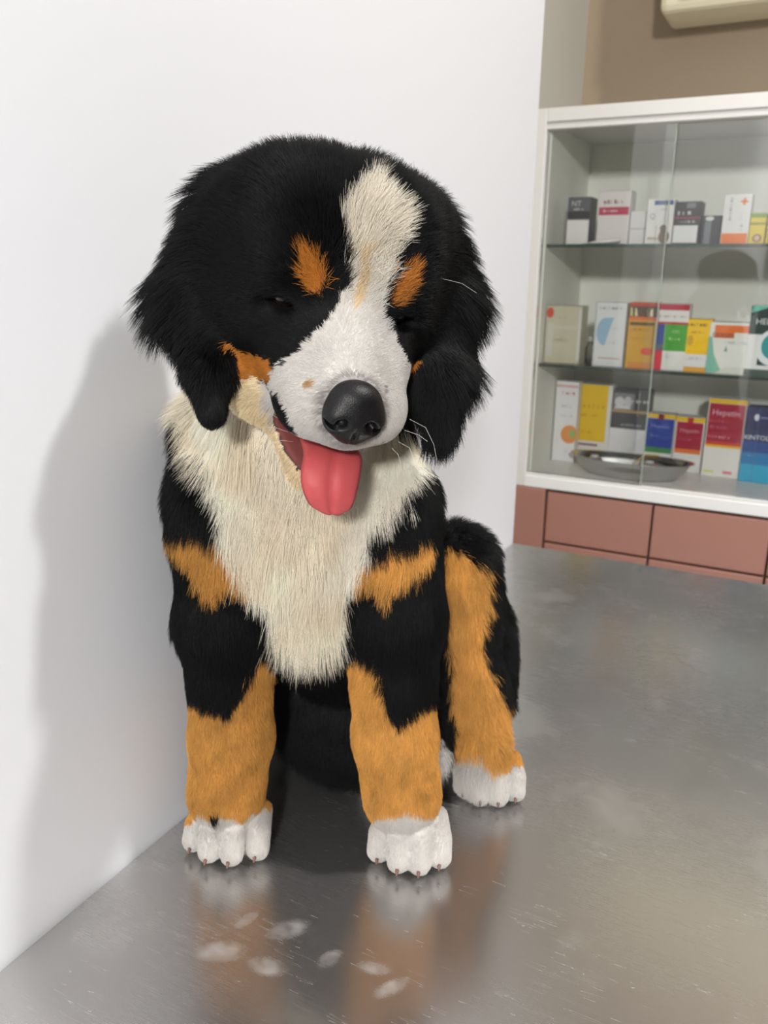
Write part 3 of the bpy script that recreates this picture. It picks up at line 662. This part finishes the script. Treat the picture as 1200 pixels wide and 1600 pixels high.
body = mesh_from('body', V - LOC, F, M_skin, puppy)
ca = body.data.attributes.new('coat', 'FLOAT_COLOR', 'POINT'); ca.data.foreach_set('color', np.c_[COLV, np.ones(len(COLV))].astype(np.float32).ravel())

# ---- eyes, nose, tongue, claws, whiskers
M_eye = pmat('eye_gloss', (.012, .007, .004), .06, spec=.8); M_eye.node_tree.nodes['Principled BSDF'].inputs['Coat Weight'].default_value = 1
for s in (-1, 1):
    bm = bmesh.new(); bmesh.ops.create_uvsphere(bm, u_segments=28, v_segments=18, radius=.0095)
    e = obj('eye', bm, M_eye, puppy, True); e.location = Vector(EYE[s] - LOC)
NV, NF = surface_net(NOSEP, .0008); NV = smooth_verts(NV, NF, 2)
M_nose = pmat('nose_leather', (.0045, .004, .0045), .42, spec=.32); n_, l_, b_ = nt(M_nose)
vo = n_.new('ShaderNodeTexVoronoi'); vo.inputs['Scale'].default_value = 1400; tc = n_.new('ShaderNodeTexCoord'); l_.new(tc.outputs['Object'], vo.inputs['Vector'])
bp = n_.new('ShaderNodeBump'); bp.inputs['Strength'].default_value = .25; bp.inputs['Distance'].default_value = .0004; l_.new(vo.outputs['Distance'], bp.inputs['Height']); l_.new(bp.outputs['Normal'], b_.inputs['Normal'])
mesh_from('nose', NV - LOC, NF, M_nose, puppy)
# tongue: a sheet with a middle groove, thick, hanging over the lower lip
def tongue_mesh():
    path = [Hp(0, -62, 4), Hp(0, -66, 30), P(524, 706, .474), P(519, 735, .467), P(517, 760, .466), P(517, 783, .468), P(519, 804, .472)]
    wid = [.014, .0165, .0176, .0176, .0168, .0145, .0110]; X = HM[:, 0]
    T = np.linspace(0, 1, 26); t0 = np.linspace(0, 1, len(path)); path = np.array(path)
    pp = np.stack([np.interp(T, t0, path[:, i]) for i in range(3)], 1); ww = np.interp(T, t0, wid)
    for _ in range(2): pp[1:-1] = (pp[:-2] + 2 * pp[1:-1] + pp[2:]) / 4; ww[1:-1] = (ww[:-2] + 2 * ww[1:-1] + ww[2:]) / 4
    ww[-3:] = ww[-4] * np.array([.92, .76, .46])
    rows = []; U = np.linspace(-1, 1, 15)
    for i, (p, w) in enumerate(zip(pp, ww)):
        tn = _unit(pp[min(i + 1, 25)] - pp[max(i - 1, 0)]); nr = _unit(np.cross(tn, X)); nr = -nr if nr @ (CAM - p) < 0 else nr
        th = .0042 if i < 22 else .003
        top = [p + X * w * u + nr * (th * math.sqrt(max(1 - u ** 4, 0)) * .5 - .0016 * math.exp(-(u / .16) ** 2) - .0025 * u * u) for u in U]
        bot = [p + X * w * u - nr * (th * math.sqrt(max(1 - u ** 4, 0)) * .5 + .0025 * u * u) for u in U[::-1][1:-1]]
        rows.append(top + bot)
    Vt = np.array(rows); n = Vt.shape[1]; Ft = [(i * n + j, i * n + (j + 1) % n, (i + 1) * n + (j + 1) % n, (i + 1) * n + j) for i in range(25) for j in range(n)]
    bm = bmesh.new(); vs = [bm.verts.new(v - LOC) for v in Vt.reshape(-1, 3)]
    for f in Ft: bm.faces.new([vs[i] for i in f])
    bm.faces.new(vs[:n][::-1]); bm.faces.new(vs[-n:]); bmesh.ops.recalc_face_normals(bm, faces=bm.faces); return bm
M_tongue = pmat('tongue', srgb(188, 80, 82), .5, spec=.3); M_tongue.node_tree.nodes['Principled BSDF'].inputs['Subsurface Weight'].default_value = .15
M_tongue.node_tree.nodes['Principled BSDF'].inputs['Subsurface Radius'].default_value = (.004, .0015, .001)
n_, l_, b_ = nt(M_tongue); nz = n_.new('ShaderNodeTexNoise'); nz.inputs['Scale'].default_value = 900; tc = n_.new('ShaderNodeTexCoord'); l_.new(tc.outputs['Object'], nz.inputs['Vector'])
bp = n_.new('ShaderNodeBump'); bp.inputs['Strength'].default_value = .15; bp.inputs['Distance'].default_value = .0005; l_.new(nz.outputs['Fac'], bp.inputs['Height']); l_.new(bp.outputs['Normal'], b_.inputs['Normal'])
obj('tongue', tongue_mesh(), M_tongue, puppy, True)
M_claw = pmat('claw_horn', srgb(120, 88, 78), .4)
for c, fw in CLAWS:
    bm = bmesh.new(); bmesh.ops.create_cone(bm, cap_ends=True, segments=10, radius1=.0018, radius2=.0006, depth=.0048)
    d = Vector((fw[0], fw[1], -.75)).normalized(); o = obj('claw', bm, M_claw, puppy, True); o.rotation_mode = 'QUATERNION'; o.rotation_quaternion = Vector((0, 0, 1)).rotation_difference(d)
    q = c.copy(); q[2] = max(q[2], .0045); o.location = Vector(q - LOC)

# ---- fur: every strand its own curve, grown from the skin
def grow():
    tri = np.concatenate([F[:, [0, 1, 2]], F[:, [0, 2, 3]]]); A, B, C = V[tri[:, 0]], V[tri[:, 1]], V[tri[:, 2]]
    nr = np.cross(B - A, C - A); ar = np.linalg.norm(nr, axis=1) / 2
    VN = np.zeros_like(V)
    for i in range(3): np.add.at(VN, tri[:, i], nr)
    VN /= np.linalg.norm(VN, axis=1, keepdims=True) + 1e-12
    wt = WV[tri[:, 0]]; gi = {g: i for i, g in enumerate(GROUPS)}
    dens = np.ones(len(tri)); dens += 2.2 * (wt[:, gi['muzzle']]) + 1.0 * (wt[:, gi['head']] + wt[:, gi['jaw']]) + .8 * (wt[:, gi['legL']] + wt[:, gi['legR']]) + 1.2 * (wt[:, gi['legLtoe']] + wt[:, gi['legRtoe']] + wt[:, gi['hindRtoe']])
    dens[(A[:, 1] > .60) & (wt[:, gi['hindR']] + wt[:, gi['hindRtoe']] < .5)] *= .45
    skip = MOUTH[tri].any(1)
    for q in NOSEP: skip |= (prim(A, q[3], q[4]) < -.0005) if q[1] == '+' else False
    for s in (-1, 1): skip |= np.linalg.norm((A - EYE[s]) @ HM / np.array([.010, .0050, .02]), axis=1) < 1
    skip |= (A[:, 2] < .004)
    dens[skip] = 0
    pr = ar * dens; pr /= pr.sum(); N = FUR_N
    t = rng.choice(len(tri), N, p=pr); u = rng.random((N, 2)); f = u.sum(1) > 1; u[f] = 1 - u[f]
    w0 = 1 - u.sum(1)
    mixv = lambda X: X[tri[t, 0]] * w0[:, None] + X[tri[t, 1]] * u[:, :1] + X[tri[t, 2]] * u[:, 1:]
    p = mixv(V); n = mixv(VN); n /= np.linalg.norm(n, axis=1, keepdims=True); W = mixv(WV); g = lambda *k: sum(W[:, gi[x]] for x in k)
    col = colour_of(p, W)
    white = (col.min(1) > .45); black = col.max(1) < .05
    h = (p - HO) @ HM * 1000
    # length and lift
    L = np.zeros(N); lift = np.zeros(N)
    def put(wg, l, k): L[:] += wg * l; lift[:] += wg * k
    put(g('body'), .019, .32); put(g('neck'), .026, .35); put(g('legL', 'legR'), .0085, .25); put(g('legLtoe', 'legRtoe', 'hindRtoe', 'hindLtoe'), .0021, .10)
    put(g('hindR'), .011, .45); put(g('hindL', 'tail'), .014, .35)
    top = np.clip((h[:, 1] - 10) / 50, 0, 1); back = np.clip((-h[:, 2] - 10) / 40, 0, 1)
    put(g('head'), .006 + .012 * np.maximum(top, back), .22 + .34 * np.maximum(top, back)); put(g('muzzle'), .0026, .16); put(g('jaw'), .0060, .2)
    tipL = np.clip((EL[1][2] - p[:, 2]) / (EL[1][2] - EL[3][2]), 0, 1); put(g('earL'), .022 - .0185 * tipL ** .6, .36 - .26 * tipL)
    tipR = np.clip((ER[1][2] - p[:, 2]) / (ER[1][2] - ER[3][2]), 0, 1); put(g('earR'), .021 - .010 * tipR, .38 - .14 * tipR)
    fr_white = white & (g('body', 'neck') > .5); L[fr_white] *= 1.25
    low = np.clip((.20 - p[:, 2]) / .1, 0, 1) * g('legL', 'legR'); L -= low * .0025
    up = np.clip((p[:, 2] - .13) / .08, 0, 1) * g('legL', 'legR'); L += up * .005
    L *= .7 + .6 * rng.random(N); L *= .8 + .4 * vnoise(p, 90, 3)
    # direction
    down = np.array([0, 0, -1.0]); nose = Hp(0, -15, 70); away = p - nose; away /= np.linalg.norm(away, axis=1, keepdims=True)
    flow = np.tile(down, (N, 1))
    hw = g('head', 'muzzle', 'jaw')[:, None]; flow = flow * (1 - hw) + hw * (away + .35 * down)
    cen = P(480, 800, .60); side = p - cen; side[:, 2] = 0; bw = g('body', 'neck')[:, None]; flow += bw * side * 2.2
    ew = g('earL', 'earR')[:, None]; out = np.where(g('earL')[:, None] > g('earR')[:, None], -HM[:, 0], HM[:, 0]); tip = np.maximum(tipL * (g('earL') > .3), tipR * (g('earR') > .3))[:, None]
    flow += ew * out * .8 * (1 - tip)
    tw = g('legLtoe', 'legRtoe', 'hindRtoe')[:, None]; flow += tw * np.array([.3, -.9, .2]) * .8
    flow += .55 * np.stack([vnoise(p, 45, s) - .5 for s in (11, 12, 13)], 1) + (.9 * g('hindR') + .25)[:, None] * np.stack([vnoise(p, 150, s) - .5 for s in (21, 22, 23)], 1) + .18 * rng.normal(size=(N, 3))
    flow -= n * (flow * n).sum(1, keepdims=True); flow /= np.linalg.norm(flow, axis=1, keepdims=True) + 1e-9
    d0 = flow * (1 - lift[:, None]) + n * lift[:, None]; d0 /= np.linalg.norm(d0, axis=1, keepdims=True)
    K = 6; T = np.linspace(0, 1, K); T[0] = -.06
    sag = (flow * .5 + down * .55) * np.clip(L / .02, .2, 1)[:, None]
    pts = p[:, None] + L[:, None, None] * (T[None, :, None] * d0[:, None] + .35 * (T ** 2 * np.sign(T))[None, :, None] * sag[:, None])
    # clumping into tufts
    clump = (.25 + .5 * np.clip((L - .006) / .014, 0, 1)) * np.where(white, .6, 1); nc = N // 34; ci = rng.choice(N, nc, replace=False)
    kd = KDTree(nc)
    for i, c in enumerate(ci): kd.insert(p[c], i)
    kd.balance(); near = np.array([ci[kd.find(q)[1]] for q in p])
    ok = np.abs((n * n[near]).sum(1)) > .5
    tgt = pts[near] - p[near][:, None] + p[near][:, None] * 1.0
    cw = (clump * ok * rng.random(N) ** .3)[:, None, None] * (np.clip(T, 0, 1) ** 1.3)[None, :, None] * .8
    same = (np.abs(col - col[near]).sum(1) < .6)[:, None, None]; cw = np.where(same, cw, cw * .4)
    dif = tgt - pts; dl = np.linalg.norm(dif, axis=2, keepdims=True); dif *= np.minimum(1, .008 / (dl + 1e-9)); pts = pts + cw * dif
    pts[..., 2] = np.maximum(pts[..., 2], .0008); pts[..., 0] = np.maximum(pts[..., 0], WX + .0008)
    # colour: a little variation, cream blended into the white ruff, roots slightly darker
    wv = np.where(white, .5, 1.25); v = (1 + wv * (.36 * rng.random(N) - .18)) * (1 + wv * (.3 * vnoise(p, 120, 31) - .15)) * (1 + wv * (.24 * vnoise(p, 45, 33) - .12)); c = col * v[:, None]
    wc = white & (g('body', 'neck') > .4); m_ = (vnoise(p, 40, 41) * .45)[:, None]; c = np.where(wc[:, None], c * (1 - m_) + m_ * CREAM * v[:, None], c)
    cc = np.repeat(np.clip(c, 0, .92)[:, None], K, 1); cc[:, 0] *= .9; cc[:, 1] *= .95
    rad = np.where(g('muzzle') > .5, .00011, np.where(L > .012, .00015, .000135))[:, None] * (1 - .85 * np.clip(T, 0, 1) ** 1.5)[None]
    return pts, cc, rad, K, N
pts, cc, rad, K, N = grow()
M_fur = bpy.data.materials.new('fur'); M_fur.use_nodes = True; n_, l_, b_ = nt(M_fur)
b_.inputs['Roughness'].default_value = .5; b_.inputs['Specular IOR Level'].default_value = .2
at_ = n_.new('ShaderNodeAttribute'); at_.attribute_name = 'coat'; l_.new(at_.outputs['Color'], b_.inputs['Base Color'])
def curves(name, pts, cc, rad, K, N, mat):
    cu = bpy.data.hair_curves.new(name); cu.add_curves([K] * N)
    cu.attributes['position'].data.foreach_set('vector', (pts - LOC).astype(np.float32).ravel())
    (cu.attributes.get('radius') or cu.attributes.new('radius', 'FLOAT', 'POINT')).data.foreach_set('value', rad.astype(np.float32).ravel())
    cu.attributes.new('coat', 'FLOAT_COLOR', 'POINT').data.foreach_set('color', np.concatenate([cc, np.ones(cc.shape[:-1] + (1,))], -1).astype(np.float32).ravel())
    cu.materials.append(mat); o = bpy.data.objects.new(name, cu); COL.objects.link(o); o.parent = puppy; return tag(o, kind='stuff')
curves('fur', pts, cc, rad, K, N, M_fur)

# whiskers, each a fine white hair
M_whisk = pmat('whisker_hair', (.8, .78, .74), .4)
for line in ([(640, 440, .507), (665, 434, .500), (690, 435, .497), (722, 443, .497), (745, 458, .500)], [(640, 655, .452), (665, 668, .448), (678, 695, .448), (683, 722, .45)], [(632, 672, .452), (655, 680, .45), (668, 690, .45)],
             [(622, 690, .455), (640, 700, .45), (646, 718, .45)], [(612, 700, .455), (622, 710, .452), (626, 724, .452)], [(445, 660, .462), (425, 648, .458), (408, 645, .456)],
             [(450, 675, .462), (430, 668, .458), (412, 668, .456)], [(458, 690, .462), (440, 688, .458), (425, 692, .457)]):
    w = tube('whisker', [P(*q) - LOC for q in line], .00006, M_whisk, puppy)
